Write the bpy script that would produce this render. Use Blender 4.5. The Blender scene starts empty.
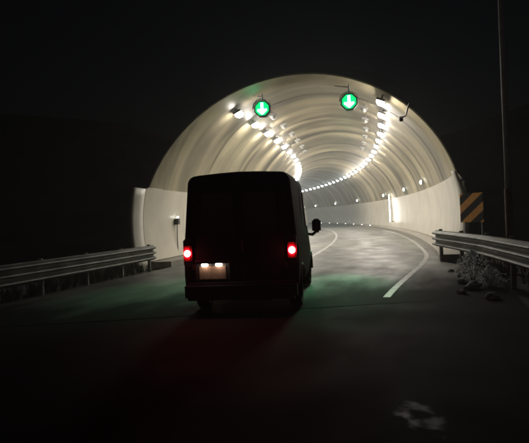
import bpy, bmesh, math, random
from mathutils import Vector, Matrix, noise
random.seed(7)
R_ = math.radians
S = bpy.context.scene
C = S.collection

# ------------------------------------------------------------------ camera, night sky, moon, exposure
cam_d = bpy.data.cameras.new('camera'); cam = bpy.data.objects.new('camera', cam_d); C.objects.link(cam)
cam_d.sensor_width = 36.0; cam_d.lens = 38.6; cam_d.clip_start = 0.05; cam_d.clip_end = 3000
CAM_Z = 1.65
cam.location = (0, 0, CAM_Z)
PITCH, ROLL = 0.45, 2.5                       # degrees: down, right side up
cam.rotation_euler = (Matrix.Rotation(R_(90 - PITCH), 4, 'X') @ Matrix.Rotation(R_(-ROLL), 4, 'Z')).to_euler()
S.camera = cam

world = bpy.data.worlds.new('World'); S.world = world; world.use_nodes = True
wn = world.node_tree.nodes; wl = world.node_tree.links
bg = wn['Background']; sky = wn.new('ShaderNodeTexSky'); sky.sky_type = 'NISHITA'; sky.sun_disc = False
sky.sun_elevation = R_(24); sky.sun_rotation = R_(200); sky.dust_density = 6.0
wl.new(sky.outputs['Color'], bg.inputs['Color']); bg.inputs['Strength'].default_value = 0.0005   # night

moon = bpy.data.lights.new('moon', 'SUN'); moon.energy = 0.006; moon.angle = R_(0.5); moon.color = (1.0, 0.95, 0.88)
mo = bpy.data.objects.new('moon', moon); C.objects.link(mo); mo.rotation_euler = (R_(66), 0, R_(-20))

S.view_settings.view_transform = 'Standard'; S.view_settings.look = 'None'
S.view_settings.exposure = 0.0; S.view_settings.gamma = 1.0
S.render.engine = 'CYCLES'
S.cycles.use_denoising = True
S.cycles.max_bounces = 6; S.cycles.diffuse_bounces = 4; S.cycles.glossy_bounces = 3; S.cycles.volume_bounces = 0
S.cycles.sample_clamp_indirect = 6.0; S.cycles.sample_clamp_direct = 0.0
S.cycles.use_light_tree = True
S.cycles.filter_width = 2.2
S.cycles.caustics_reflective = False; S.cycles.caustics_refractive = False

# ------------------------------------------------------------------ the road line: one left-hand bend, s metres past the tunnel mouth
TH0, RC = R_(14.0), 200.0
MX, MY = 0.99, 19.0
CX, CY = MX - math.cos(TH0) * RC, MY + math.sin(TH0) * RC
def head(s): return TH0 - s / RC
def W(s, lat, z=0.0):
    t = head(s)
    return Vector((CX + (RC + lat) * math.cos(t), CY - (RC + lat) * math.sin(t), z))

TR, TC = 5.55, 1.49                           # tunnel radius and centre height
S_END = 132.0

# ------------------------------------------------------------------ materials
MATS = {}
def nodes_of(name):
    m = bpy.data.materials.new(name); m.use_nodes = True
    nt = m.node_tree; b = nt.nodes['Principled BSDF']
    MATS[name] = m
    return m, nt, nt.nodes, nt.links, b
def plain(name, col, rough=0.5, metal=0.0, var=0.0, scale=8.0, bump=0.0, coat=0.0):
    m, nt, N, L, b = nodes_of(name)
    b.inputs['Base Color'].default_value = (*col, 1); b.inputs['Roughness'].default_value = rough
    b.inputs['Metallic'].default_value = metal; b.inputs['Coat Weight'].default_value = coat
    tc = N.new('ShaderNodeTexCoord')
    n = N.new('ShaderNodeTexNoise'); n.inputs['Scale'].default_value = scale; n.inputs['Detail'].default_value = 6
    L.new(tc.outputs['Object'], n.inputs['Vector'])
    if var:
        r = N.new('ShaderNodeMapRange'); r.inputs[1].default_value = .3; r.inputs[2].default_value = .7
        r.inputs[3].default_value = 1 - var; r.inputs[4].default_value = 1 + var * .5
        L.new(n.outputs['Fac'], r.inputs[0])
        mx = N.new('ShaderNodeMix'); mx.data_type = 'RGBA'; mx.blend_type = 'MULTIPLY'; mx.inputs[0].default_value = 1
        mx.inputs[6].default_value = (*col, 1)
        L.new(r.outputs[0], mx.inputs[7]); L.new(mx.outputs[2], b.inputs['Base Color'])
    if bump:
        bp = N.new('ShaderNodeBump'); bp.inputs['Strength'].default_value = bump; bp.inputs['Distance'].default_value = .02
        L.new(n.outputs['Fac'], bp.inputs['Height']); L.new(bp.outputs[0], b.inputs['Normal'])
    return m
def glow(name, col, strength):
    m, nt, N, L, b = nodes_of(name)
    b.inputs['Base Color'].default_value = (.6, .6, .6, 1)
    b.inputs['Emission Color'].default_value = (*col, 1); b.inputs['Emission Strength'].default_value = strength
    b.inputs['Roughness'].default_value = .3
    return m

def lens_glow(name, col, strength, floor, reach):
    """a lit lens: strongest in front of its bulb (the object's origin)"""
    m = glow(name, col, strength); N, L = m.node_tree.nodes, m.node_tree.links; b = N['Principled BSDF']
    b.inputs['Base Color'].default_value = (*[c * .3 for c in col], 1)
    tc = N.new('ShaderNodeTexCoord'); ln = N.new('ShaderNodeVectorMath'); ln.operation = 'LENGTH'
    L.new(tc.outputs['Object'], ln.inputs[0])
    r = N.new('ShaderNodeMapRange'); r.interpolation_type = 'SMOOTHSTEP'; r.inputs[1].default_value = 0; r.inputs[2].default_value = reach
    r.inputs[3].default_value = strength; r.inputs[4].default_value = strength * floor
    L.new(ln.outputs['Value'], r.inputs[0]); L.new(r.outputs[0], b.inputs['Emission Strength'])
    return m

def mat_lining():
    """in-situ concrete with seepage streaks that run round the ring; uv = (metres along, metres round)"""
    m, nt, N, L, b = nodes_of('lining_concrete')
    uv = N.new('ShaderNodeUVMap')
    def nz(sx, sy, detail=5, lo=.35, hi=.65, to=(0, 1)):
        mp = N.new('ShaderNodeMapping'); mp.inputs['Scale'].default_value = (sx, sy, 1)
        L.new(uv.outputs[0], mp.inputs[0])
        n = N.new('ShaderNodeTexNoise'); n.inputs['Scale'].default_value = 1; n.inputs['Detail'].default_value = detail
        L.new(mp.outputs[0], n.inputs['Vector'])
        r = N.new('ShaderNodeMapRange'); r.inputs[1].default_value = lo; r.inputs[2].default_value = hi
        r.inputs[3].default_value, r.inputs[4].default_value = to
        L.new(n.outputs['Fac'], r.inputs[0])
        return n, r
    n1, streak = nz(.42, .06, 3, .36, .64)
    n2, cloud = nz(.35, .35, 6, .3, .7)
    n3, drip = nz(1.1, .10, 4, .58, .74)
    mix = N.new('ShaderNodeMix'); mix.data_type = 'RGBA'
    mix.inputs[6].default_value = (.17, .152, .100, 1); mix.inputs[7].default_value = (.60, .535, .355, 1)
    L.new(streak.outputs[0], mix.inputs[0])
    mix2 = N.new('ShaderNodeMix'); mix2.data_type = 'RGBA'; mix2.blend_type = 'MULTIPLY'; mix2.inputs[0].default_value = .45
    L.new(mix.outputs[2], mix2.inputs[6]); L.new(cloud.outputs[0], mix2.inputs[7])
    mix3 = N.new('ShaderNodeMix'); mix3.data_type = 'RGBA'
    sc = N.new('ShaderNodeMath'); sc.operation = 'MULTIPLY'; sc.inputs[1].default_value = .55
    L.new(drip.outputs[0], sc.inputs[0]); L.new(sc.outputs[0], mix3.inputs[0])
    L.new(mix2.outputs[2], mix3.inputs[6]); mix3.inputs[7].default_value = (.06, .052, .04, 1)
    # leak and soot marks that follow the casting joints (every 6 m)
    sp_ = N.new('ShaderNodeSeparateXYZ'); L.new(uv.outputs[0], sp_.inputs[0])
    o1 = N.new('ShaderNodeMath'); o1.operation = 'ADD'; o1.inputs[1].default_value = -6.5 + 600 + 3; L.new(sp_.outputs['X'], o1.inputs[0])
    o2 = N.new('ShaderNodeMath'); o2.operation = 'PINGPONG'; o2.inputs[1].default_value = 3.0; L.new(o1.outputs[0], o2.inputs[0])
    n4, warp = nz(.8, .22, 5, .3, .7, (-.9, .9))
    o3 = N.new('ShaderNodeMath'); o3.operation = 'ADD'; L.new(o2.outputs[0], o3.inputs[0]); L.new(warp.outputs[0], o3.inputs[1])
    jr = N.new('ShaderNodeMapRange'); jr.inputs[1].default_value = 2.25; jr.inputs[2].default_value = 3.0; jr.inputs[3].default_value = 0; jr.inputs[4].default_value = .72
    L.new(o3.outputs[0], jr.inputs[0])
    mix4 = N.new('ShaderNodeMix'); mix4.data_type = 'RGBA'; L.new(jr.outputs[0], mix4.inputs[0])
    L.new(mix3.outputs[2], mix4.inputs[6]); mix4.inputs[7].default_value = (.07, .062, .045, 1)
    L.new(mix4.outputs[2], b.inputs['Base Color'])
    rr = N.new('ShaderNodeMapRange'); rr.inputs[3].default_value = .38; rr.inputs[4].default_value = .62
    L.new(n1.outputs['Fac'], rr.inputs[0]); L.new(rr.outputs[0], b.inputs['Roughness'])
    bp = N.new('ShaderNodeBump'); bp.inputs['Strength'].default_value = .35; bp.inputs['Distance'].default_value = .05
    L.new(n2.outputs['Fac'], bp.inputs['Height']); L.new(bp.outputs[0], b.inputs['Normal'])
    return m

def mat_road(name, c0, c1, r0, r1, spec):
    """roadway: aggregate grain, worn wheel tracks, wetter patches"""
    m, nt, N, L, b = nodes_of(name)
    uv = N.new('ShaderNodeUVMap')
    def nz(sx, sy, detail, scale=1):
        mp = N.new('ShaderNodeMapping'); mp.inputs['Scale'].default_value = (sx, sy, 1)
        L.new(uv.outputs[0], mp.inputs[0])
        n = N.new('ShaderNodeTexNoise'); n.inputs['Scale'].default_value = scale; n.inputs['Detail'].default_value = detail
        L.new(mp.outputs[0], n.inputs['Vector']); return n
    b.inputs['Specular IOR Level'].default_value = spec
    big = nz(.12, .55, 5); fine = nz(55, 55, 3); mid = nz(.9, 1.3, 6)
    rp = N.new('ShaderNodeMapRange'); rp.inputs[1].default_value = .35; rp.inputs[2].default_value = .65
    rp.inputs[3].default_value = 0; rp.inputs[4].default_value = 1
    L.new(big.outputs['Fac'], rp.inputs[0])
    mx = N.new('ShaderNodeMix'); mx.data_type = 'RGBA'
    mx.inputs[6].default_value = (*c0, 1); mx.inputs[7].default_value = (*c1, 1)
    L.new(rp.outputs[0], mx.inputs[0])
    if name == 'concrete_light_fade':               # ragged darkening painted towards the asphalt joint, as light falls off
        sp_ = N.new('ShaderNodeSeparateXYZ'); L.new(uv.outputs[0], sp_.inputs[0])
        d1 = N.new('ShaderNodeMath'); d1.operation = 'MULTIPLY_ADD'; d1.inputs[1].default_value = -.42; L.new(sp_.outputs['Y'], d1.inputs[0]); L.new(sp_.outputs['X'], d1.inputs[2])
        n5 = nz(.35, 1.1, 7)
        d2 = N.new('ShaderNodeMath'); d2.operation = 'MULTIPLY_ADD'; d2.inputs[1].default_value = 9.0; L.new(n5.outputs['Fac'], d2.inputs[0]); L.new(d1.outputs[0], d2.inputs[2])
        dr = N.new('ShaderNodeMapRange'); dr.inputs[1].default_value = -9.6 + 5.2; dr.inputs[2].default_value = -9.6 + 11.8; dr.inputs[3].default_value = 1.0; dr.interpolation_type = 'SMOOTHSTEP'; fade = dr; dr.inputs[4].default_value = 0
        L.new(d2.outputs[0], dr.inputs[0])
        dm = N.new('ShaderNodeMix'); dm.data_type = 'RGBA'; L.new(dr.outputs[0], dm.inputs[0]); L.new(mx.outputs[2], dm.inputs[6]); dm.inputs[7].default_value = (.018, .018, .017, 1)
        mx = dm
    mg = N.new('ShaderNodeMix'); mg.data_type = 'RGBA'; mg.blend_type = 'OVERLAY'; mg.inputs[0].default_value = .5
    L.new(mx.outputs[2], mg.inputs[6]); L.new(fine.outputs['Fac'], mg.inputs[7])
    L.new(mg.outputs[2], b.inputs['Base Color'])
    rr = N.new('ShaderNodeMapRange'); rr.inputs[1].default_value = .35; rr.inputs[2].default_value = .65
    rr.inputs[3].default_value = r0; rr.inputs[4].default_value = r1
    L.new(mid.outputs['Fac'], rr.inputs[0]); L.new(rr.outputs[0], b.inputs['Roughness'])
    if name == 'concrete_light_fade':               # no gloss where the fall-off is painted dark
        q1 = N.new('ShaderNodeMix'); L.new(fade.outputs[0], q1.inputs[0]); L.new(rr.outputs[0], q1.inputs[2]); q1.inputs[3].default_value = .79; L.new(q1.outputs[0], b.inputs['Roughness'])
        q2 = N.new('ShaderNodeMix'); L.new(fade.outputs[0], q2.inputs[0]); q2.inputs[2].default_value = spec; q2.inputs[3].default_value = .03; L.new(q2.outputs[0], b.inputs['Specular IOR Level'])
    bp = N.new('ShaderNodeBump'); bp.inputs['Strength'].default_value = .35; bp.inputs['Distance'].default_value = .006
    L.new(fine.outputs['Fac'], bp.inputs['Height']); L.new(bp.outputs[0], b.inputs['Normal'])
    return m

def mat_paint(name, col, scale=3.0):
    """road paint with chips worn through"""
    m, nt, N, L, b = nodes_of(name)
    tc = N.new('ShaderNodeTexCoord')
    n = N.new('ShaderNodeTexNoise'); n.inputs['Scale'].default_value = scale; n.inputs['Detail'].default_value = 9
    n.inputs['Roughness'].default_value = .7
    L.new(tc.outputs['Object'], n.inputs['Vector'])
    r = N.new('ShaderNodeMapRange'); r.inputs[1].default_value = .46; r.inputs[2].default_value = .66
    L.new(n.outputs['Fac'], r.inputs[0])
    mx = N.new('ShaderNodeMix'); mx.data_type = 'RGBA'
    mx.inputs[6].default_value = (*col, 1); mx.inputs[7].default_value = tuple(c * .3 for c in col) + (1,)
    L.new(r.outputs[0], mx.inputs[0]); L.new(mx.outputs[2], b.inputs['Base Color'])
    b.inputs['Roughness'].default_value = .5
    return m

def mat_hazard():
    m, nt, N, L, b = nodes_of('hazard_sheeting')
    tc = N.new('ShaderNodeTexCoord')
    sx = N.new('ShaderNodeSeparateXYZ'); L.new(tc.outputs['Object'], sx.inputs[0])
    a = N.new('ShaderNodeMath'); a.operation = 'MULTIPLY_ADD'; a.inputs[1].default_value = -.62
    L.new(sx.outputs['X'], a.inputs[0]); L.new(sx.outputs['Z'], a.inputs[2])
    d = N.new('ShaderNodeMath'); d.operation = 'MULTIPLY_ADD'; d.inputs[1].default_value = 1 / .56; d.inputs[2].default_value = 10.30
    L.new(a.outputs[0], d.inputs[0])
    f = N.new('ShaderNodeMath'); f.operation = 'FRACT'; L.new(d.outputs[0], f.inputs[0])
    g = N.new('ShaderNodeMath'); g.operation = 'GREATER_THAN'; g.inputs[1].default_value = .5; L.new(f.outputs[0], g.inputs[0])
    n = N.new('ShaderNodeTexNoise'); n.inputs['Scale'].default_value = 5; n.inputs['Detail'].default_value = 6
    L.new(tc.outputs['Object'], n.inputs['Vector'])
    mx = N.new('ShaderNodeMix'); mx.data_type = 'RGBA'
    mx.inputs[6].default_value = (.02, .017, .015, 1); mx.inputs[7].default_value = (.90, .42, .11, 1)
    L.new(g.outputs[0], mx.inputs[0])
    m2 = N.new('ShaderNodeMix'); m2.data_type = 'RGBA'; m2.blend_type = 'MULTIPLY'; m2.inputs[0].default_value = .5
    L.new(mx.outputs[2], m2.inputs[6]); L.new(n.outputs['Fac'], m2.inputs[7])
    L.new(m2.outputs[2], b.inputs['Base Color']); b.inputs['Roughness'].default_value = .75; b.inputs['Specular IOR Level'].default_value = .15
    return m

M_LIN = mat_lining()
M_ROAD = mat_road('damp_unlit_asphalt', (.012, .012, .012), (.022, .022, .021), .74, .84, .03)
M_CONC = mat_road('concrete_light_fade', (.085, .088, .076), (.19, .195, .17), .42, .64, .4)
M_PAINT = mat_paint('road_paint', (.46, .46, .43), 5.0)
M_DIMPAINT = mat_paint('unlit_road_paint', (.05, .05, .047))  # line paint coloured dark for the unlit stretch of road
M_HAZ = mat_hazard()
M_SMEAR = mat_paint('reflection_smear', (.17, .18, .14), 5.0)  # pale tint of a windscreen reflection, painted onto the road
def smear_alpha(m):                                  # painted reflection, thinning out towards its rim and in its middle
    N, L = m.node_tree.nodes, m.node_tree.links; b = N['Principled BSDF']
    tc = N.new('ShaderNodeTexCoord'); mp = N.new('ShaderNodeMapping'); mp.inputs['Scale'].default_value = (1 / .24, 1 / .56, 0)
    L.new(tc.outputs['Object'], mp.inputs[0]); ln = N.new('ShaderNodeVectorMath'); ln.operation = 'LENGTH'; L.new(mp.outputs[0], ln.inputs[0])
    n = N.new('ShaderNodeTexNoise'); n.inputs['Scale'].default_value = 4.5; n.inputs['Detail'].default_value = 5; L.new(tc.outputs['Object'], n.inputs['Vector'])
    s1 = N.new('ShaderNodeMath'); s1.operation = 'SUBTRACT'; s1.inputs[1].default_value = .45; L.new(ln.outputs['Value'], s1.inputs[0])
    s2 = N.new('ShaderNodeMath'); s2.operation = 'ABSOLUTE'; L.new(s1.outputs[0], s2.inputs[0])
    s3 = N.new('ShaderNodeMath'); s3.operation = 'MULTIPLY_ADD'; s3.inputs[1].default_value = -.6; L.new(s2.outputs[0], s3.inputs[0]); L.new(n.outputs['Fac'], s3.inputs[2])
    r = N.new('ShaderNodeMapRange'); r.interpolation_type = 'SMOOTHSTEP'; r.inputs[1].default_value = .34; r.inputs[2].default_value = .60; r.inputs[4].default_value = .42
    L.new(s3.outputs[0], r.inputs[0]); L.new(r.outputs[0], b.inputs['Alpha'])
smear_alpha(M_SMEAR)
M_ROCK = plain('pale_rock', (.36, .36, .36), .85, 0, .4, 9, .5)
M_PANEL = plain('white_wall_paint', (.74, .70, .60), .30, 0, .14, .9, .06)
M_RIM = plain('portal_concrete', (.36, .33, .26), .7, 0, .35, 1.6, .3)
M_RIMW = plain('portal_white_paint', (.74, .71, .64), .45, 0, .15, 1.2, .1)
M_KERB = plain('kerb_concrete', (.34, .32, .28), .6, 0, .3, 2.5, .2)
M_SOIL = plain('dark_soil', (.055, .05, .04), .95, 0, .5, .8, .8)
M_HILL = plain('hill_scrub', (.035, .038, .024), .95, 0, .6, .5, .9)
M_STEEL = plain('galvanised_steel', (.15, .16, .145), .55, .3, .65, 2.2, .25)
M_POST = plain('post_steel', (.34, .35, .34), .5, .6, .4, 6, .1)
M_POLE = plain('pale_grey_paint', (.55, .55, .54), .6, 0, .2, 5)
M_RUST = plain('rusty_steel', (.22, .09, .05), .8, .2, .5, 7, .3)
M_CASE = plain('lamp_casing', (.40, .40, .39), .45, .5, .2, 9)
M_DARKCASE = plain('dark_casing', (.03, .032, .032), .5, .1, .2, 9)
M_BODY = plain('dark_van_paint', (.008, .008, .010), .8, 0, .12, 3, 0, 0)
M_BODY.node_tree.nodes['Principled BSDF'].inputs['Specular IOR Level'].default_value = .05
M_TRIM = plain('black_plastic', (.014, .014, .014), .6, 0, .2, 12, .1)
M_RUBBER = plain('tyre_rubber', (.012, .012, .012), .8, 0, .2, 20, .2)
M_RIMM = plain('wheel_steel', (.25, .25, .26), .4, .8, .2, 9)
M_GLASS = plain('tinted_glass', (.006, .007, .008), .12)
M_MIRROR = plain('mirror_glass', (.05, .05, .055), .15, .5)
M_PLATE = plain('number_plate', (.19, .13, .095), .45, 0, .3, 14)
M_UNLIT = plain('unlit_diffuser', (.34, .34, .31), .4, 0, .2, 10)
M_WEED = plain('dry_weed', (.16, .15, .10), .8, 0, .5, 8)
M_BUSH = plain('pale_bush_leaf', (.58, .60, .62), .6, 0, .4, 9)
nt_ = M_BUSH.node_tree; tr_ = nt_.nodes.new('ShaderNodeBsdfTranslucent'); tr_.inputs[0].default_value = (.58, .60, .60, 1)
mx_ = nt_.nodes.new('ShaderNodeMixShader'); mx_.inputs[0].default_value = .5
nt_.links.new(nt_.nodes['Principled BSDF'].outputs[0], mx_.inputs[1]); nt_.links.new(tr_.outputs[0], mx_.inputs[2])
nt_.links.new(mx_.outputs[0], nt_.nodes['Material Output'].inputs['Surface'])
M_STEM = plain('weed_stem', (.10, .085, .06), .8, 0, .3, 9)
M_LAMP = glow('lamp_diffuser', (1.0, .925, .83), 225)
M_LAMP2 = glow('interior_lamp_diffuser', (.86, .96, 1.0), 42)
M_GLARE = glow('glare_light_tube', (1.0, .95, .86), 36)
M_WLAMP = glow('wall_lamp_glass', (.93, 1.0, .90), 26)
M_FLOOD = glow('flood_glass', (1.0, .95, .86), 260)
M_STUD = glow('stud_light', (.95, 1.0, .95), 8)
M_ARROW = glow('green_arrow_light', (.14, 1.0, .45), 12)
M_GREEN = lens_glow('green_lens_light', (.0, .62, .16), 3.2, .40, .34)
M_TAIL = glow('tail_bulb_light', (1.0, .07, .08), 120)
M_TLENS = lens_glow('tail_lens_light', (1.0, .012, .035), 1.6, .01, .115)
M_PLAMP = glow('plate_lamp_light', (1.0, .72, .55), 22)

# ------------------------------------------------------------------ builders
def link(name, me, mat, parent=None, loc=None, rotz=None):
    o = bpy.data.objects.new(name, me); C.objects.link(o)
    if mat is not None and not me.materials: me.materials.append(mat)
    if parent is not None: o.parent = parent
    if loc is not None: o.location = loc
    if rotz is not None: o.rotation_euler[2] = rotz
    return o
def mesh_from(name, verts, faces, mat=None, uvs=None, smooth=False):
    me = bpy.data.meshes.new(name); me.from_pydata([tuple(v) for v in verts], [], faces)
    if uvs:
        ul = me.uv_layers.new(name='UVMap')
        for lp in me.loops: ul.data[lp.index].uv = uvs[lp.vertex_index]
    if smooth:
        for p in me.polygons: p.use_smooth = True
    me.update()
    if mat: me.materials.append(mat)
    return me
def bm_mesh(name, bm, mat, smooth=False):
    bmesh.ops.recalc_face_normals(bm, faces=bm.faces)
    me = bpy.data.meshes.new(name); bm.to_mesh(me); bm.free()
    if smooth:
        for p in me.polygons: p.use_smooth = True
    if mat: me.materials.append(mat)
    return me
def box(bm, c, d, rot=None, bevel=0.0, taper=None):
    r = bmesh.ops.create_cube(bm, size=1.0); vs = r['verts']
    for v in vs:
        x, y, z = v.co
        if taper and z < 0: x *= taper; y *= taper
        v.co = Vector((x * d[0], y * d[1], z * d[2]))
    if bevel:
        es = list({e for v in vs for e in v.link_edges})
        rb = bmesh.ops.bevel(bm, geom=es, offset=bevel, segments=2, affect='EDGES')
        vs = list({v for f in rb['faces'] for v in f.verts} | {v for v in vs if v.is_valid})
    M = Matrix.Translation(c)
    if rot is not None: M = M @ rot.to_4x4()
    for v in vs: v.co = M @ v.co
    return vs
def box_mesh(name, c, d, mat, rot=None, bevel=0.0, taper=None):
    bm = bmesh.new(); box(bm, c, d, rot, bevel, taper); return bm_mesh(name, bm, mat)
def tube(bm, pts, rad, n=8):
    pts = [Vector(p) for p in pts]; rings = []
    for i, p in enumerate(pts):
        t = (pts[min(i + 1, len(pts) - 1)] - pts[max(i - 1, 0)]).normalized()
        a = t.orthogonal().normalized(); bb = t.cross(a)
        r = rad[i] if isinstance(rad, (list, tuple)) else rad
        rings.append([bm.verts.new(p + (a * math.cos(2 * math.pi * k / n) + bb * math.sin(2 * math.pi * k / n)) * r) for k in range(n)])
    for A, B in zip(rings, rings[1:]):
        # match the closest vertex so that the frame does not twist
        off = min(range(n), key=lambda q: (A[0].co - B[q].co).length)
        for k in range(n): bm.faces.new((A[k], A[(k + 1) % n], B[(k + 1 + off) % n], B[(k + off) % n]))
    bm.faces.new(rings[0][::-1]); bm.faces.new(rings[-1])
def empty(name, loc, rotz, label=None, cat=None, group=None):
    o = bpy.data.objects.new(name, None); C.objects.link(o); o.location = loc; o.rotation_euler[2] = rotz
    return tag(o, label, cat, group)
def tag(o, label=None, cat=None, group=None, kind=None):
    if label: o['label'] = label
    if cat: o['category'] = cat
    if group: o['group'] = group
    if kind: o['kind'] = kind
    return o
ORD = ['first', 'second', 'third', 'fourth', 'fifth', 'sixth', 'seventh', 'eighth', 'ninth', 'tenth', 'eleventh', 'twelfth']

# ------------------------------------------------------------------ ground, road, markings
NG = 40
gv, gf = [], []
gs = [-300, -150, -80, -40, -20, -10, 0, 10, 20, 40, 80, 150, 300]
for y in gs:
    for x in gs: gv.append((x, y + 20, -.07))
n = len(gs)
for j in range(n - 1):
    for i in range(n - 1): gf.append((j * n + i, j * n + i + 1, (j + 1) * n + i + 1, (j + 1) * n + i))
tag(link('ground', mesh_from('ground', gv, gf, M_SOIL), None), 'dark soil ground on both sides of the road', None, None, 'structure')

def strip(name, s0, s1, ds, lats, z, mat, parent=None, depth=0.0, sk=None):
    """a sheet swept along the bend; lats is a list or a function of s; depth > 0 gives it sides and a skirt"""
    k = max(1, int(round((s1 - s0) / ds))); vs, uv, fs = [], [], []
    for i in range(k + 1):
        s = s0 + (s1 - s0) * i / k
        la = lats(s) if callable(lats) else list(lats)
        row = [(la[0], z - depth)] + [(l, z) for l in la] + [(la[-1], z - depth)] if depth else [(l, z) for l in la]
        for l, zz in row:
            so = s + (sk(s, l) if sk else 0); vs.append(W(so, l, zz)); uv.append((so, l))
        m_ = len(row)
    for i in range(k):
        for j in range(m_ - 1):
            a = i * m_ + j; fs.append((a, a + 1, a + m_ + 1, a + m_))
    if depth:
        fs.append(tuple(range(m_ - 1, -1, -1))); fs.append(tuple(k * m_ + j for j in range(m_)))
    return link(name, mesh_from(name, vs, fs, mat, uv), None, parent)
def road_lats(s):
    t = min(1, max(0, (-s) / 5.0))
    lo, hi = -4.62 - .25 * t, 4.66 + 1.0 * t
    return [lo + (hi - lo) * i / 10 for i in range(11)]
S_JOIN = -9.6                                 # pavement change added out of the mouth to paint the tunnel light's fall-off
def joint(s, l): return .42 * l * max(0, 1 - abs(s - S_JOIN) / 12)  # seam slanted along the edge of the lit road
road = tag(strip('road', -60, S_JOIN - .015, 1.5, road_lats, 0.0, M_ROAD, None, .06, joint), 'damp asphalt road leading up to the tunnel, coloured darker for the unlit stretch', None, None, 'structure')
road_in = tag(strip('concrete_roadway', S_JOIN, S_END, 1.5, road_lats, 0.0, M_CONC, None, .06, joint), 'pale worn concrete roadway bending left into the tunnel, painted darker outwards where light fades', None, None, 'structure')
def edge_r(s):
    u = min(1, max(0, (4.0 - s) / 13)); c = 4.36 - 1.05 * u * u * (3 - 2 * u); return (c - .07, c + .07)
strip('edge_line', -7.4, S_END, .5, edge_r, .004, M_PAINT, road_in)
strip('edge_line', 1.5, S_END, .5, (-4.08, -3.90), .004, M_PAINT, road_in)
strip('edge_line', -40, -11.8, .5, (-4.08, -3.90), .004, M_DIMPAINT, road)
strip('lane_line', -2.0, S_END, 1.0, (-.10, .05), .004, M_PAINT, road_in)
for i in range(3):
    strip('lane_dash', -38 + 8 * i, -34 + 8 * i, 1.0, (-.10, .05), .004, M_DIMPAINT, road)
# windscreen reflection painted as a pale patch on the near road
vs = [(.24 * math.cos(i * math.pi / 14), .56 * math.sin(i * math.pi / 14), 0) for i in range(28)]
link('reflection_patch', mesh_from('reflection_patch', vs, [tuple(range(28))], M_SMEAR), None, road, (1.18, 4.50, .004))

# ------------------------------------------------------------------ tunnel: lining rings, wall panels, kerb walks, portal
tunnel = empty('road_tunnel', W(0, 0, 0), 0, 'lit concrete road tunnel with sloping arched mouth and white lower walls', 'tunnel')
TI = Matrix.Translation(-W(0, 0, 0))
def to_t(v): return v - W(0, 0, 0)
A0 = math.asin(-(TC - .0) / (TR + .0))
NA = 56
ANG = [A0 + (math.pi - 2 * A0) * i / NA for i in range(NA + 1)]
ZP = 2.85                                     # top of the white lower wall
def skew(lat): return .24 * lat + .70         # the mouth is cut askew: the left wall reaches farther out
def s_front(z, lat=0.0): return skew(lat) + (0.0 if z <= ZP else 1.3 + 1.5 * (z - ZP) / (TC + TR - ZP))
def circ(s, a, r): return W(s, r * math.cos(a), TC + r * math.sin(a))
def ring(name, s0, s1, first=False):
    vs, uv, fs = [], [], []
    T = .45
    for i, a in enumerate(ANG):
        z = TC + TR * math.sin(a)
        if first and z <= ZP - .02: z = ZP - .02
        f = s_front(z, TR * math.cos(a)) if first else s0 + .02
        if first:
            row = [(f + .60, TR + .26), (f + .02, TR + .24), (f, TR + .21), (f + .01, TR + .17), (f + .45, TR + .07), (f + .95, TR)]
            row += [(f + .95 + (s1 - .02 - f - .95) * q / 4, TR) for q in range(1, 5)]
            row += [(s1 - .02, TR + .26), ]
        else:
            row = [(f, TR + T), (f, TR + .04), (f + .04, TR)] + [(f + .04 + (s1 - s0 - .08) * q / 3, TR) for q in range(1, 4)] + [(s1 - .02, TR + .04), (s1 - .02, TR + T)]
        for s, r in row:
            vs.append(to_t(circ(s, a, r))); uv.append((s, a * TR))
        m_ = len(row)
    for i in range(NA):
        for j in range(m_):
            p = i * m_ + j; q = i * m_ + (j + 1) % m_
            fs.append((p, q, q + m_, p + m_))
    fs.append(tuple(range(m_))); fs.append(tuple(NA * m_ + j for j in range(m_ - 1, -1, -1)))
    me = mesh_from(name, vs, fs, M_LIN, uv)
    bm = bmesh.new(); bm.from_mesh(me); bmesh.ops.recalc_face_normals(bm, faces=bm.faces); bm.to_mesh(me); bm.free()
    o = link(name, me, None, tunnel)
    for p in me.polygons: p.use_smooth = False
    return o
RL = 6.0
edges_s = [0] + [6.5 + RL * i for i in range(int((S_END - 6.5) / RL) + 1)]
for k in range(len(edges_s) - 1):
    o = ring('lining_ring', edges_s[k], edges_s[k + 1], k == 0)
    if k == 0: o['label'] = 'foremost lining ring with the flared sloping portal lip'
# smooth the lining along the arc while joints stay crisp
for o in list(tunnel.children):
    for p in o.data.polygons: p.use_smooth = True
    o.data.set_sharp_from_angle(angle=R_(24))

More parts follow.
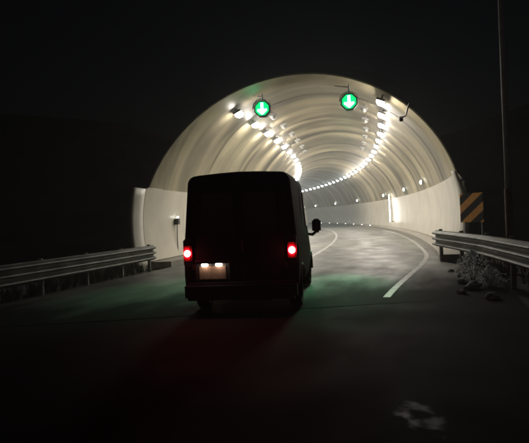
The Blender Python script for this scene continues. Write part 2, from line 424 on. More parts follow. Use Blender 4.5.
# white lower wall panels, each its own piece, on both sides
def panel(s0, s1, side):
    za, zb = .22, ZP
    aa, ab = math.asin((za - TC) / TR), math.asin((zb - TC) / TR)
    vs, fs = [], []; K = 8
    ss = [s0 + .006, s0 + .02, (s0 + s1) / 2, s1 - .02, s1 - .006]
    prof = []
    for i in range(K + 1):
        a = aa + (ab - aa) * i / K
        prof.append((a if side > 0 else math.pi - a))
    m_ = len(ss)
    for dr in (0.055, -.03):
        for a in prof:
            for j, s in enumerate(ss):
                r = TR - (dr if 0 < j < m_ - 1 or dr < 0 else dr - .012)
                vs.append(to_t(circ(s, a, r)))
    nn_ = (K + 1) * m_
    for i in range(K):
        for j in range(m_ - 1):
            a = i * m_ + j; fs.append((a, a + 1, a + m_ + 1, a + m_)); bq = a + nn_; fs.append((bq, bq + m_, bq + m_ + 1, bq + 1))
    for j in range(m_ - 1):
        fs.append((j, j + nn_, j + 1 + nn_, j + 1)); a = K * m_ + j; fs.append((a, a + 1, a + 1 + nn_, a + nn_))
    for i in range(K):
        a = i * m_; fs.append((a, a + m_, a + m_ + nn_, a + nn_)); a = i * m_ + m_ - 1; fs.append((a, a + nn_, a + m_ + nn_, a + m_))
    me = mesh_from('wall_panel', vs, fs, M_PANEL)
    bm = bmesh.new(); bm.from_mesh(me); bmesh.ops.recalc_face_normals(bm, faces=bm.faces); bm.to_mesh(me); bm.free()
    for p in me.polygons: p.use_smooth = True
    me.set_sharp_from_angle(angle=R_(30))
    link('wall_panel', me, None, tunnel)
for side in (1, -1):
    s = skew(side * TR) + .62
    while s < S_END - 4:
        panel(s, s + 4.0, side); s += 4.0
# white end posts: the flared front edges of the lower walls
def end_post(side):
    za, zb = -.05, ZP; K = 10
    aa, ab = math.asin((za - TC) / TR), math.asin((zb - TC) / TR)
    s0 = skew(side * TR); kf = 1.0 if side > 0 else .55
    sec = [(.61, TR - .052), (.30, TR - .045), (.0, TR + .01), (-.10, TR + .08), (-.09, TR + .17), (.03, TR + .22), (.61, TR + .24)]
    sec = [(s, TR + (r - TR) * (kf if r > TR else 1)) for s, r in sec]
    vs, fs = [], []
    for i in range(K + 4):
        u = min(1, i / K); a = aa + (ab - aa) * u
        shr = [1, .93, .75, .3][max(0, i - K)]; ex = [0, .012, .024, .03][max(0, i - K)]   # rounded head
        if side < 0: ex = 0; shr = 1 if i < K + 2 else .9
        a += ex; shr *= 1 - (.45 if side > 0 else 0) * max(0, (u - .45) / .55) ** 2
        for s, r in sec:
            rm = TR - .05
            vs.append(to_t(circ(s0 + .61 + (s - .61) * shr, a if side > 0 else math.pi - a, rm + (r - rm) * shr)))
    m_ = len(sec)
    for i in range(K + 3):
        for j in range(m_):
            p = i * m_ + j; q = i * m_ + (j + 1) % m_; fs.append((p, q, q + m_, p + m_))
    fs.append(tuple(range(m_))); fs.append(tuple((K + 3) * m_ + j for j in range(m_)))
    me = mesh_from('end_post', vs, fs, M_RIMW)
    bm = bmesh.new(); bm.from_mesh(me); bmesh.ops.recalc_face_normals(bm, faces=bm.faces); bm.to_mesh(me); bm.free()
    for p in me.polygons: p.use_smooth = True
    link('end_post', me, None, tunnel)
end_post(1); end_post(-1)
# raised kerb walks
for side in (1, -1):
    o = strip('kerb_walk', .3, S_END, 2.0, (4.66, 5.52) if side > 0 else (-5.52, -4.62), .20, M_KERB, None, .24)
    o.parent = tunnel; o.matrix_parent_inverse = Matrix.Translation(-W(0, 0, 0)); o.location = (0, 0, 0)
    o.data.transform(Matrix.Translation(-W(0, 0, 0))); o.matrix_parent_inverse = Matrix.Identity(4)
# bulkhead closing the built length of tunnel round the bend
bm = bmesh.new()
vv = [bm.verts.new(to_t(circ(S_END - .4, a, TR + .3))) for a in ANG]
ww = [bm.verts.new(to_t(circ(S_END + .1, a, TR + .3))) for a in ANG]
bm.faces.new(vv); bm.faces.new(ww[::-1])
for i in range(len(vv)): bm.faces.new((vv[i], vv[(i + 1) % len(vv)], ww[(i + 1) % len(vv)], ww[i]))
link('far_bulkhead', bm_mesh('far_bulkhead', bm, M_RIM), None, tunnel)

# ------------------------------------------------------------------ hillside that the tunnel enters
hs = [-30, -22, -16, -11, -7, -4, -2, 0, 1.5, 3, 4.2, 5.4, 7, 9, 12, 16, 22, 30, 45, 70, 100, 140]
hl = [-120, -80, -55, -40, -30, -24, -19, -15, -12.5, -10.5, -9, -7.9, -7, -6.45, -5.2, -3.9, -2.6, -1.3, 0, 1.3, 2.6, 3.9, 5.2, 6.45, 7, 7.9, 9, 10.5, 12.5, 15, 19, 24, 30, 40, 55, 80, 120]
S_COL = 5.4
def sm(a, b_, x):
    t = min(1, max(0, (x - a) / (b_ - a))); return t * t * (3 - 2 * t)
def hill_z(s, l):
    al = abs(l)
    nz = noise.fractal(Vector((s * .12, l * .12, 3.1)), 1.0, 2.0, 4) * .9
    up = sm(-12, 30, s) * 5 * sm(6.3, 30, al) + sm(S_COL, 40, s) * 9
    z = -.3 + up + nz * sm(6.5, 11, al) * (.3 + sm(-5, 20, s))
    if l > 0 and s < 3: z = min(z, -.3 + 5 * sm(9, 34, al) * sm(-14, 25, s) + .5 * nz * sm(7, 12, al))
    if s >= S_COL - .01 and al < 6.5:
        z = max(z, TC + math.sqrt(max(0, 5.92 ** 2 - min(al, 5.90) ** 2)) + .02 + min((s - S_COL) * .35, 2.2))
    return z
hv, hf, idx = [], [], {}
for i, s in enumerate(hs):
    for j, l in enumerate(hl):
        idx[i, j] = len(hv); hv.append(W(s, l, hill_z(s, l)))
for i in range(len(hs) - 1):
    for j in range(len(hl) - 1):
        mid = (hl[j] + hl[j + 1]) / 2
        if hs[i] < S_COL - .01 and abs(mid) < 6.44: continue
        hf.append((idx[i, j], idx[i, j + 1], idx[i + 1, j + 1], idx[i + 1, j]))
tag(link('hillside', mesh_from('hillside', hv, hf, M_HILL, None, True), None), 'dark scrubby hillside round the tunnel mouth', None, None, 'structure')

# ------------------------------------------------------------------ tunnel lamps
LAMP_Z, LAMP_L = TC + math.sqrt(TR ** 2 - 2.9 ** 2) - .21, 2.9
def lamp_meshes(lit):
    bm = bmesh.new(); box(bm, (0, 0, .02), (.34, .62, .10), None, .02); me_h = bm_mesh('housing', bm, M_CASE)
    bm = bmesh.new(); box(bm, (0, 0, -.075), (.30, .54, .12), None, .045, .8); me_d = bm_mesh('diffuser', bm, M_LAMP if lit else M_UNLIT, True)
    bm = bmesh.new()
    box(bm, (0, 0, .15), (.05, .40, .18))
    me_b = bm_mesh('bracket', bm, M_POST)
    return me_h, me_d, me_b
LIT, UNLIT = lamp_meshes(True), lamp_meshes(False)
LIT2 = lamp_meshes(True); LIT2[1].materials.clear(); LIT2[1].materials.append(M_LAMP2)
def lamp(name, meshes, s, lat, z, tilt, label, cat, group):
    t = empty(name, W(s, lat, z), -head(s), label, cat, group)
    t.rotation_euler = (0, tilt, -head(s))
    for nm, me in zip(('housing', 'diffuser', 'bracket'), meshes): link(nm, me, None, t)
    return t
k = 0; s = 4.15
while s < S_END - 4:
    for side, nm in ((1, 'right'), (-1, 'left')):
        if k < 12: lab = 'lit white tunnel lamp, %s from the mouth in the %s-hand ceiling row' % (ORD[k], nm)
        elif k < 16: lab = 'small lit lamp past the twelfth, before the cooler lights of the %s-hand ceiling row' % nm
        else: lab = 'tiny cool-white far lamp merging into the deep end of the %s-hand ceiling row' % nm
        lamp('tunnel_lamp', LIT if s < 50 else LIT2, s, side * LAMP_L, LAMP_Z, side * .42, lab, 'lamp', 'lit lamps in the %s-hand ceiling row' % nm)
    s += 3.0; k += 1
for k in range(6):
    s = 7.6 + 3.2 * k
    for side, nm in ((1, 'right'), (-1, 'left')):
        lamp('unlit_tunnel_lamp', UNLIT, s, side * 2.1, TC + math.sqrt(TR ** 2 - 2.1 ** 2) - .22, side * .3,
             'unlit grey tunnel lamp, %s from the mouth in the inner %s-hand row' % (ORD[k], nm), 'lamp', 'unlit lamps hung inside the lit rows')

# wall lamps on the outer (right) wall
def wall_lamp(s, z, big, label):
    a = math.asin((z - TC) / TR); lat = TR * math.cos(a)
    t = empty('wall_lamp', W(s, lat - .02, z), -head(s), label, 'lamp', 'lamps along the right tunnel wall')
    w, h = (.5, .34) if big else (.26, .20)
    link('back_box', box_mesh('back_box', (-.05, 0, 0), (.16, w + .06, h + .06), M_CASE, None, .015), None, t)
    bm = bmesh.new(); box(bm, (-.16, 0, 0), (.07, w, h), None, .025); link('glass', bm_mesh('glass', bm, M_FLOOD if big else M_WLAMP), None, t)
    return t
WL = [14.6, 24.5, 37.0, 54.0, 68.5, 82.0, 91.5, 101.0]
for k, s in enumerate(WL):
    wall_lamp(s, 3.25, False, 'small round-edged wall lamp above the white panels, %s from the tunnel mouth' % ORD[k])
# upright light added to make the glare on the right wall panels
t = empty('glare_light', W(33.5, 5.36, .2), -head(33.5), 'added upright light making the glare on the right tunnel wall panels', 'lamp')
for z in (.55, 2.55):
    link('bracket', box_mesh('bracket', (-.02, 0, z), (.46, .10, .08), M_CASE, None, .01), None, t)  # brackets made for the added glare light
bm = bmesh.new(); tube(bm, [(-.24, 0, .5), (-.26, 0, 3.0)], .032, 10); link('tube', bm_mesh('tube', bm, M_GLARE, True), None, t)  # tube of the added glare light
# small box with a lamp on the left wall beside the van
t = empty('wall_box', W(3.0, -5.42, 0), -head(3.0), 'small dark box with a lamp and conduit on the left white wall', 'box')
link('case', box_mesh('case', (.02, 0, 1.62), (.18, .22, .24), M_DARKCASE, None, .015), None, t)
link('lamp', box_mesh('lamp', (.06, -.0, 1.80), (.08, .08, .07), M_STUD, None, .02), None, t)
bm = bmesh.new(); tube(bm, [(.02, 0, .2), (.0, 0, 1.0), (.02, 0, 1.5)], .022, 6); link('conduit', bm_mesh('conduit', bm, M_DARKCASE), None, t)
# kerb studs
for k in range(12):
    s = 44 + 5.5 * k
    t = empty('kerb_stud', W(s, 4.72, .20), -head(s), 'small lit kerb stud deep along the right tunnel walk', 'stud', 'lit studs on the right kerb walk')
    link('base', box_mesh('base', (0, 0, .03), (.10, .16, .06), M_DARKCASE, None, .01), None, t)
    link('lens', box_mesh('lens', (-.02, -.085, .04), (.08, .03, .05), M_STUD, None, .008), None, t)

# ------------------------------------------------------------------ lane signals with green arrows
def lane_signal(s, lat, z, label):
    t = empty('lane_signal', W(s, lat, z), -head(s), label, 'signal', 'green arrow lane signals at the tunnel mouth')
    bm = bmesh.new()                          # eight-sided case
    vs0 = [bm.verts.new((.36 * math.cos(math.pi / 8 + i * math.pi / 4), -.10, .36 * math.sin(math.pi / 8 + i * math.pi / 4))) for i in range(8)]
    vs1 = [bm.verts.new((v.co.x, .12, v.co.z)) for v in vs0]
    bm.faces.new(vs0); bm.faces.new(vs1[::-1])
    for i in range(8): bm.faces.new((vs0[i], vs0[(i + 1) % 8], vs1[(i + 1) % 8], vs1[i]))
    link('case', bm_mesh('case', bm, M_DARKCASE), None, t)
    bm = bmesh.new(); v = [bm.verts.new((.30 * math.cos(math.pi / 8 + i * math.pi / 4), y, .30 * math.sin(math.pi / 8 + i * math.pi / 4))) for y in (-.118, -.10) for i in range(8)]
    bm.faces.new(v[:8]); bm.faces.new(v[8:][::-1])
    for i in range(8): bm.faces.new((v[i], v[(i + 1) % 8], v[8 + (i + 1) % 8], v[8 + i]))
    link('lens', bm_mesh('lens', bm, M_GREEN), None, t)
    out = [(-.055, .24), (.055, .24), (.055, -.02), (.20, -.02), (.20, -.09), (0, -.26), (-.20, -.09), (-.20, -.02), (-.055, -.02)]
    bm = bmesh.new(); f0 = [bm.verts.new((x, -.134, z_)) for x, z_ in out]; f1 = [bm.verts.new((x, -.116, z_)) for x, z_ in out]
    bm.faces.new(f0); bm.faces.new(f1[::-1])
    for i in range(len(out)): j = (i + 1) % len(out); bm.faces.new((f0[i], f0[j], f1[j], f1[i]))
    link('arrow', bm_mesh('arrow', bm, M_ARROW), None, t)
    bm = bmesh.new()                          # hood over the face
    for i in range(1, 7):
        a = math.pi * (i - .5) / 6 - .0
        box(bm, (.365 * math.cos(a), -.17, .365 * math.sin(a)), (.20, .16, .012), Matrix.Rotation(-(a - math.pi / 2), 3, 'Y'))
    link('hood', bm_mesh('hood', bm, M_DARKCASE), None, t)
    top = TC + math.sqrt(TR ** 2 - lat ** 2) - z
    bm = bmesh.new(); tube(bm, [(0, .05, .30), (0, .05, top + .02)], .035, 8); tube(bm, [(-.0, .05, top - .10), (-.55, .05, top + .0)], .022, 6)
    link('hanger', bm_mesh('hanger', bm, M_POST), None, t)
    sl = bpy.data.lights.new('added_road_tint_spot', 'SPOT'); sl.energy = 1250; sl.color = (.06, 1.0, .36); sl.spot_size = R_(24); sl.spot_blend = 1.0; sl.shadow_soft_size = .12  # spot light added at the signal face to tint the road green
    so = bpy.data.objects.new('added_road_tint_spot', sl); C.objects.link(so); so.parent = t; so.location = (0, -.30, 0)
    dv = W(-5.6, lat * 1.0, 0) - W(s, lat, z); dv = Matrix.Rotation(head(s), 3, 'Z') @ dv
    so.rotation_euler = dv.to_track_quat('-Z', 'Y').to_euler()
lane_signal(4.1, -1.86, 6.10, 'green down-arrow signal hanging over the left lane, left of the other')
lane_signal(4.1, 1.68, 6.08, 'green down-arrow signal hanging over the right lane, near the crown')

# surveillance camera on the arch
t = empty('surveillance_camera', W(2.6, 3.75, 5.05), -head(2.6), 'small dark camera on a bracket under the right side of the arch', 'camera')
link('camera_body', box_mesh('camera_body', (-.12, -.05, -.05), (.14, .40, .14), M_DARKCASE, Matrix.Rotation(.3, 3, 'X'), .02), None, t)
link('lens', box_mesh('lens', (-.12, -.27, -.12), (.09, .04, .09), M_GLASS, Matrix.Rotation(.3, 3, 'X'), .01), None, t)
bm = bmesh.new(); tube(bm, [(-.10, 0, .0), (.05, 0, .06), (.12, 0, .30), (.20, 0, .52)], .03, 8); link('bracket', bm_mesh('bracket', bm, M_DARKCASE), None, t)

# ------------------------------------------------------------------ guardrails: three-wave beams on posts
PROF = [(.0, .0), (.02, .015), (.10, .045), (.11, .07), (.10, .09), (.0, .14), (.0, .185), (.10, .215), (.11, .24), (.10, .26), (.0, .31), (.0, .355), (.10, .385), (.11, .41), (.10, .43), (.0, .48), (-.0, .50)]
def guardrail(name, path, top, label, side):
    """path: list of (s, lat); each 2 m bay is one beam piece and each post its own piece"""
    def at(u):
        i = min(int(u), len(path) - 2); f = u - i
        return path[i][0] + (path[i + 1][0] - path[i][0]) * f, path[i][1] + (path[i + 1][1] - path[i][1]) * f
    base = W(path[0][0], path[0][1], 0)
    t = empty(name, base, 0, label, 'guardrail')
    pts = []
    for i in range(len(path) - 1):
        for q in range(2): pts.append(at(i + q / 2))
    pts.append(at(len(path) - 1))
    for i in range(len(pts) - 1):
        (sa, la), (sb, lb) = pts[i], pts[i + 1]
        vs, fs = [], []
        for (s, l) in ((sa + (sb - sa) * -.015, la), (sb, lb)):
            for th in (0, .006):
                for px, pz in PROF:
                    vs.append(W(s, l + side * (px - th + (.004 if i % 2 else 0)), top - .50 + pz) - base)
        m_ = len(PROF)
        for j in range(m_ - 1):
            fs.append((j, j + 1, 2 * m_ + j + 1, 2 * m_ + j)); fs.append((m_ + j, 3 * m_ + j, 3 * m_ + j + 1, m_ + j + 1))
        for j in (0, m_ - 1): fs.append((j, m_ + j, 3 * m_ + j, 2 * m_ + j))
        fs.append(tuple(range(m_)) + tuple(range(2 * m_ - 1, m_ - 1, -1))); fs.append(tuple(range(2 * m_, 3 * m_)) + tuple(range(4 * m_ - 1, 3 * m_ - 1, -1)))
        link('beam', mesh_from('beam', vs, fs, M_STEEL), None, t)
    for i, (s, l) in enumerate(pts):
        o = link('post', POST, None, t, W(s, l - side * .16, 0) - base, -head(s)); o.scale = (1, 1, top)
        link('spacer', SPACER, None, t, W(s, l - side * .055, top - .25) - base, -head(s))
    return t
bm = bmesh.new(); tube(bm, [(0, 0, -.3), (0, 0, 1.03)], .06, 10); POST = bm_mesh('post', bm, M_POST)
SPACER = box_mesh('spacer', (0, 0, 0), (.09, .14, .34), M_POST, None, .01)
gl = guardrail('guardrail', [(-.9 - 4 * i, -4.75 + .05 * i) for i in range(7)], .86, 'three-ridged steel guardrail along the left verge, ending beside the tunnel wall', 1)
gr = guardrail('guardrail', [(.05, 4.52), (-4.0, 5.40), (-7.8, 5.95), (-11.5, 6.15), (-15.5, 6.25), (-19.5, 6.3), (-23.5, 6.3)], 1.0,
               'three-ridged steel guardrail along the right verge beside the striped panel', -1)

# ------------------------------------------------------------------ striped hazard panel beside the right portal wall
hz = empty('hazard_panel', W(.80, 5.72, 0), -head(0) - R_(56), 'orange and black diagonally striped hazard panel right of the tunnel mouth', 'sign')
link('plate', box_mesh('plate', (0, 0, 1.66), (1.10, .03, .95), M_HAZ, None, .008), None, hz)
for x in (-.4, .4):
    bm = bmesh.new(); tube(bm, [(x, .06, -.2), (x, .06, 2.0)], .03, 8); link('post', bm_mesh('post', bm, M_POST), None, hz)

# ------------------------------------------------------------------ tall pole at the right
pl = empty('lamp_pole', W(-3.0, 6.22, -.1), 0, 'tall thin grey steel pole standing behind the right guardrail', 'pole')
bm = bmesh.new(); tube(bm, [(0, 0, 2.2), (0, 0, 6), (0, 0, 13)], [.075, .068, .05], 14); link('shaft', bm_mesh('shaft', bm, M_POLE, True), None, pl)
bm = bmesh.new(); tube(bm, [(0, 0, 0), (0, 0, 2.2)], .095, 14); tag(link('sleeve', bm_mesh('sleeve', bm, M_RUST, True), None, pl), 'rust-brown lower sleeve')
link('base_plate', box_mesh('base_plate', (0, 0, .02), (.42, .42, .04), M_RUST, None, .005), None, pl)

# ------------------------------------------------------------------ van
van = empty('van', (-.44, 9.5, 0), R_(-7.5), 'dark box-shaped van driving into the tunnel with red tail lamps lit', 'van')
def sect(y, zb, zt, wb, wt, r):
    """closed loop of one cross-section, lean of the rear face included"""
    p = [(-wb * .9, zb), (-wb * .985, zb + .10), (-wb, zb + .32), (-wb, min(1.05, zb + (zt - zb) * .5))]
    zs = zt - r
    for i in range(6):
        a = math.pi - i * math.pi / 10
        p.append((-(wt - r) + r * math.cos(a), zs + r * math.sin(a)))
    p.append((-(wt - r) * .45, zt + .025)); p.append((0, zt + .035))
    p = p + [(-x, z) for x, z in p[-2::-1]]
    return [(x, y, z) for x, z in p]
secs = [(0.0, .42, 2.36, .945, .845, .13), (.035, .38, 2.40, .968, .870, .15), (.30, .34, 2.42, .975, .878, .16), (1.5, .33, 2.44, .978, .880, .16),
        (3.0, .33, 2.43, .978, .878, .16), (3.55, .33, 2.38, .975, .865, .16), (3.85, .33, 2.05, .972, .875, .15), (4.30, .33, 1.42, .965, .900, .13),
        (4.45, .33, 1.28, .96, .90, .12), (4.95, .34, 1.08, .93, .85, .12), (5.10, .42, .92, .84, .74, .10)]
vs, fs = [], []
for q in secs:
    for x, y, z in sect(*q): vs.append((x, y + (.055 * max(0, z - .9) if q[0] < .2 else 0), z))
m_ = len(sect(*secs[0]))
for i in range(len(secs) - 1):
    for j in range(m_): fs.append((i * m_ + j, i * m_ + (j + 1) % m_, (i + 1) * m_ + (j + 1) % m_, (i + 1) * m_ + j))
fs.append(tuple(range(m_))); fs.append(tuple((len(secs) - 1) * m_ + j for j in range(m_)))
me = mesh_from('body', vs, fs, M_BODY)
bm = bmesh.new(); bm.from_mesh(me); bmesh.ops.recalc_face_normals(bm, faces=bm.faces); bm.to_mesh(me); bm.free()
for p in me.polygons: p.use_smooth = True
me.set_sharp_from_angle(angle=R_(38))
body = link('body', me, None, van)
def slab(name, corners, th, mat, parent, bev=.0):
    """a plate through four corners (x, y, z), th thick towards -y-ish normal"""
    a, b_, c, d = [Vector(p) for p in corners]; nrm = (b_ - a).cross(d - a).normalized()
    bm = bmesh.new(); f0 = [bm.verts.new(p + nrm * th) for p in (a, b_, c, d)]; f1 = [bm.verts.new(p - nrm * .004) for p in (a, b_, c, d)]
    bm.faces.new(f0); bm.faces.new(f1[::-1])
    for i in range(4): j = (i + 1) % 4; bm.faces.new((f0[i], f0[j], f1[j], f1[i]))
    if bev: bmesh.ops.bevel(bm, geom=[e for e in bm.edges], offset=bev, segments=2, affect='EDGES')
    return link(name, bm_mesh(name, bm, mat), None, parent)
def ry(z): return .055 * max(0, z - .9) - .002
for sx in (-1, 1):
    x0, x1 = sorted((sx * .012, sx * .74)); x2, x3 = sorted((sx * .012, sx * .70))
    d = slab('rear_door', [(x0, ry(.62), .62), (x1, ry(.62), .62), (x3 if sx > 0 else x1 - 0 , ry(2.26), 2.26), (x0 if sx > 0 else x0, ry(2.26), 2.26)], .012, M_BODY, van, .005)
    slab('rear_window', [(min(sx * .09, sx * .66), ry(1.42) - .012, 1.42), (max(sx * .09, sx * .66), ry(1.42) - .012, 1.42), (max(sx * .09, sx * .63), ry(2.08) - .012, 2.08), (min(sx * .09, sx * .63), ry(2.08) - .012, 2.08)], .008, M_GLASS, d, .004)
    for hz_ in (.85, 2.0):
        link('hinge', box_mesh('hinge', (sx * .775, ry(hz_) - .015, hz_), (.07, .04, .09), M_TRIM, None, .008), None, d)
    tl = empty_t = link('tail_lamp', box_mesh('tail_lamp', (sx * .885, .035, 1.10), (.15, .15, .46), M_TRIM, None, .02), None, van)
    lz = link('lens', box_mesh('lens', (0, 0, 0), (.145, .05, .30), M_TLENS, None, .024), None, tl); lz.location = (sx * .885, -.032, 1.09)
    bm = bmesh.new(); bmesh.ops.create_icosphere(bm, subdivisions=2, radius=1)
    for v in bm.verts: v.co = Vector((v.co.x * .055 + sx * .885, v.co.y * .03 - .055, v.co.z * .058 + 1.09))
    link('bulb', bm_mesh('bulb', bm, M_TAIL, True), None, tl)
bm = bmesh.new(); tube(bm, [(.06, -.02, 1.10), (.06, -.06, 1.12), (.06, -.06, 1.26), (.06, -.02, 1.28)], .013, 6); link('door_handle', bm_mesh('door_handle', bm, M_TRIM), None, van)
link('bumper', box_mesh('bumper', (0, -.01, .44), (1.90, .24, .30), M_TRIM, None, .05), None, van)
link('step', box_mesh('step', (0, -.05, .335), (.9, .18, .05), M_TRIM, None, .015), None, van)
pr = link('plate_recess', box_mesh('plate_recess', (-.46, -.03, .79), (.60, .05, .36), M_TRIM, None, .012), None, van)
link('number_plate', box_mesh('number_plate', (-.46, -.062, .755), (.46, .012, .22), M_PLATE, None, .004), None, van)
link('plate_light_bar', box_mesh('plate_light_bar', (-.46, -.09, .935), (.56, .11, .05), M_TRIM, None, .012), None, van)
for x in (-.58, -.34):
    link('plate_lamp', box_mesh('plate_lamp', (x, -.112, .892), (.10, .06, .045), M_PLAMP, None, .008), None, van)
for z in (.33,):
    bm = bmesh.new(); tube(bm, [(.55, -.10, .26), (.55, .4, .26)], .03, 8); link('exhaust_pipe', bm_mesh('exhaust_pipe', bm, M_POST), None, van)
bm = bmesh.new(); tube(bm, [(-.75, .95, .34), (.75, .95, .34)], .05, 8); box(bm, (0, .95, .34), (.26, .26, .22), None, .05); link('rear_axle', bm_mesh('rear_axle', bm, M_TRIM), None, van)
def tyre_mesh():
    bm = bmesh.new(); prof = [(.20, -.10), (.30, -.11), (.335, -.085), (.34, 0), (.335, .085), (.30, .11), (.20, .10)]
    rings = []
    for i in range(24):
        a = 2 * math.pi * i / 24; rings.append([bm.verts.new((x, r * math.cos(a), r * math.sin(a))) for r, x in prof])
    for i in range(24):
        A, B = rings[i], rings[(i + 1) % 24]
        for j in range(len(prof)): bm.faces.new((A[j], A[(j + 1) % len(prof)], B[(j + 1) % len(prof)], B[j]))
    return bm_mesh('tyre', bm, M_RUBBER, True)
bm = bmesh.new(); tube(bm, [(-.08, 0, 0), (.07, 0, 0)], .205, 20)
for i in range(5): box(bm, (0, .13 * math.cos(i * 1.2566), .13 * math.sin(i * 1.2566)), (.16, .04, .04), None, .01)
RIMME = bm_mesh('rim', bm, M_RIMM); TY = tyre_mesh()
for y in (.95, 4.15):
    for sx in (-1, 1):
        w_ = link('wheel', TY, None, van, (sx * .845, y, .34)); link('rim', RIMME, None, w_)
        bm = bmesh.new(); tube(bm, [(sx * .965, y + .42 * math.cos(a), .36 + .42 * math.sin(a)) for a in [i * math.pi / 10 for i in range(11)]], .03, 6)
        link('wheel_arch', bm_mesh('wheel_arch', bm, M_TRIM), None, van)
for sx in (-1, 1):
    side = [(sx * .955, 2.85, 1.42), (sx * .952, 3.78, 1.42), (sx * .888, 3.42, 2.14), (sx * .900, 2.85, 2.14)]
    slab('side_window', side if sx > 0 else [side[0], side[3], side[2], side[1]], .012, M_GLASS, van, .004)
    slab('door_seam', ([(sx * .978, 1.85, .5), (sx * .978, 1.87, .5), (sx * .91, 1.87, 2.2), (sx * .91, 1.85, 2.2)] if sx > 0 else [(sx * .978, 1.85, .5), (sx * .91, 1.85, 2.2), (sx * .91, 1.87, 2.2), (sx * .978, 1.87, .5)]), .008, M_TRIM, van)
    mi = link('door_mirror', box_mesh('door_mirror', (sx * 1.15, 3.75, 1.40), (.20, .13, .32), M_TRIM, None, .045), None, van)
    bm = bmesh.new(); tube(bm, [(sx * .93, 3.80, 1.22), (sx * 1.05, 3.78, 1.20), (sx * 1.15, 3.76, 1.28)], .035, 8); link('arm', bm_mesh('arm', bm, M_TRIM), None, mi)
    link('glass', box_mesh('glass', (sx * 1.15, 3.683, 1.41), (.16, .01, .25), M_MIRROR, None, .003), None, mi)
bm = bmesh.new(); tube(bm, [(-.10, -.02, 1.36), (-.16, -.01, 1.60), (-.34, .015, 1.95)], [.016, .012, .008], 6); link('rear_wiper', bm_mesh('rear_wiper', bm, M_TRIM), None, van)
slab('windscreen', [(-.84, 3.66, 2.27), (.84, 3.66, 2.27), (.88, 4.32, 1.44), (-.88, 4.32, 1.44)], .02, M_GLASS, van, .004)

# ------------------------------------------------------------------ verge plants
def weeds(name, spots, label):
    bm = bmesh.new()
    for (s, l) in spots:
        n_ = random.randint(9, 16); h = random.uniform(.12, .45)
        for _ in range(n_):
            a = random.uniform(0, 6.28); rr = random.uniform(0, .10); p = W(s, l, -.03) + Vector((math.cos(a) * rr, math.sin(a) * rr, 0))
            hh = h * random.uniform(.6, 1.2); lean = Vector((math.cos(a), math.sin(a), 0)) * hh * random.uniform(.15, .7)
            wv = Vector((-math.sin(a), math.cos(a), 0)) * random.uniform(.006, .014)
            q1 = p + lean * .4 + Vector((0, 0, hh * .6)); q2 = p + lean + Vector((0, 0, hh))
            v = [bm.verts.new(x) for x in (p - wv, p + wv, q1 + wv * .8, q1 - wv * .8, q2)]
            bm.faces.new(v[:4]); bm.faces.new((v[3], v[2], v[4]))
    o = link(name, bm_mesh(name, bm, M_WEED), None); return tag(o, label, 'weeds', None, 'stuff')
sp = []
for _ in range(420):
    s = random.uniform(-19, -1.0); sp.append((s, max(5.8, 6.05 + min(0, (s + 11) * .0)) + abs(random.gauss(0, .9)) - (.7 if s > -5 else 0)))
for _ in range(420):
    s = random.uniform(-18, .5); sp.append((s, -4.95 - abs(random.gauss(0, 1.0))))
weeds('roadside_weeds', sp, 'thin dry weeds growing along both verges behind the guardrails')
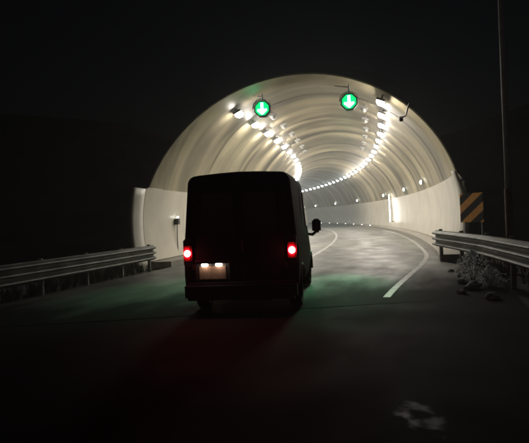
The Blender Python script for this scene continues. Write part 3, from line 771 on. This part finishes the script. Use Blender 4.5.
def bush(s, l, r, h, label):
    t = empty('roadside_bush', W(s, l, -.02), random.uniform(0, 6), label, 'bush', 'pale bushes at the right guardrail')
    bm = bmesh.new()
    for i in range(7):
        a = i * .9; tube(bm, [(0, 0, -.05), (r * .3 * math.cos(a), r * .3 * math.sin(a), h * .45), (r * .7 * math.cos(a), r * .7 * math.sin(a), h * random.uniform(.6, .95))], [.012, .008, .004], 5)
    link('stems', bm_mesh('stems', bm, M_STEM), None, t)
    bm = bmesh.new()
    for _ in range(900):
        a = random.uniform(0, 6.28); u = random.random() ** .6; z = h * random.uniform(.12, 1) ; k_ = math.sin(math.pi * min(1, .18 + z / h * .8)) * r * (1 + .35 * math.sin(3 * a + 2))
        p = Vector((math.cos(a) * u * k_, math.sin(a) * u * k_, z)); e = Vector((random.gauss(0, 1), random.gauss(0, 1), random.gauss(.3, .8))).normalized() * random.uniform(.03, .055)
        f = e.orthogonal().normalized() * random.uniform(.009, .018)
        v = [bm.verts.new(x) for x in (p, p + e * .5 + f, p + e, p + e * .5 - f)]; bm.faces.new(v)
    tag(link('leaves', bm_mesh('leaves', bm, M_BUSH), None, t), None, None, None, None)
bush(-4.9, 5.12, .42, .70, 'pale dusty leafy bush in front of the right guardrail')
bush(-6.0, 5.35, .28, .45, 'smaller pale dusty bush nearer the camera by the right guardrail')

# rubble at the foot of the right guardrail
for k, (s, l, r) in enumerate([(-3.4, 5.0, .16), (-4.1, 4.9, .11), (-5.4, 4.85, .13), (-6.3, 5.0, .19), (-6.9, 4.75, .10), (-7.6, 5.25, .15), (-3.0, 4.75, .09)]):
    bm = bmesh.new(); r *= .75; bmesh.ops.create_icosphere(bm, subdivisions=3, radius=r)
    for v in bm.verts:
        q = 1 + .55 * noise.noise(v.co * (1.3 / r) + Vector((k * 7.1, 0, 0))); v.co = Vector((v.co.x * q * 1.25, v.co.y * q, v.co.z * q * .7))
    o = link('rock', bm_mesh('rock', bm, M_ROCK), None, None, W(s, l, r * .35), k * 1.3)
    tag(o, 'pale rough rock lying at the foot of the right guardrail', 'rock', 'rubble under the right guardrail')

# ------------------------------------------------------------------ damp, dusty night air
hb = bmesh.new(); box(hb, (0, 20, 10.4), (640, 640, 23)); hm = bm_mesh('haze', hb, None)
m = bpy.data.materials.new('night_air'); m.use_nodes = True; N = m.node_tree.nodes; L = m.node_tree.links
N.remove(N['Principled BSDF']); pv = N.new('ShaderNodeVolumePrincipled'); pv.inputs['Density'].default_value = .0034
pv.inputs['Color'].default_value = (.86, .88, .90, 1); pv.inputs['Anisotropy'].default_value = .3
L.new(pv.outputs[0], N['Material Output'].inputs['Volume']); hm.materials.append(m)
tag(link('haze', hm, None), 'thin damp haze lying in the air', None, None, 'stuff')
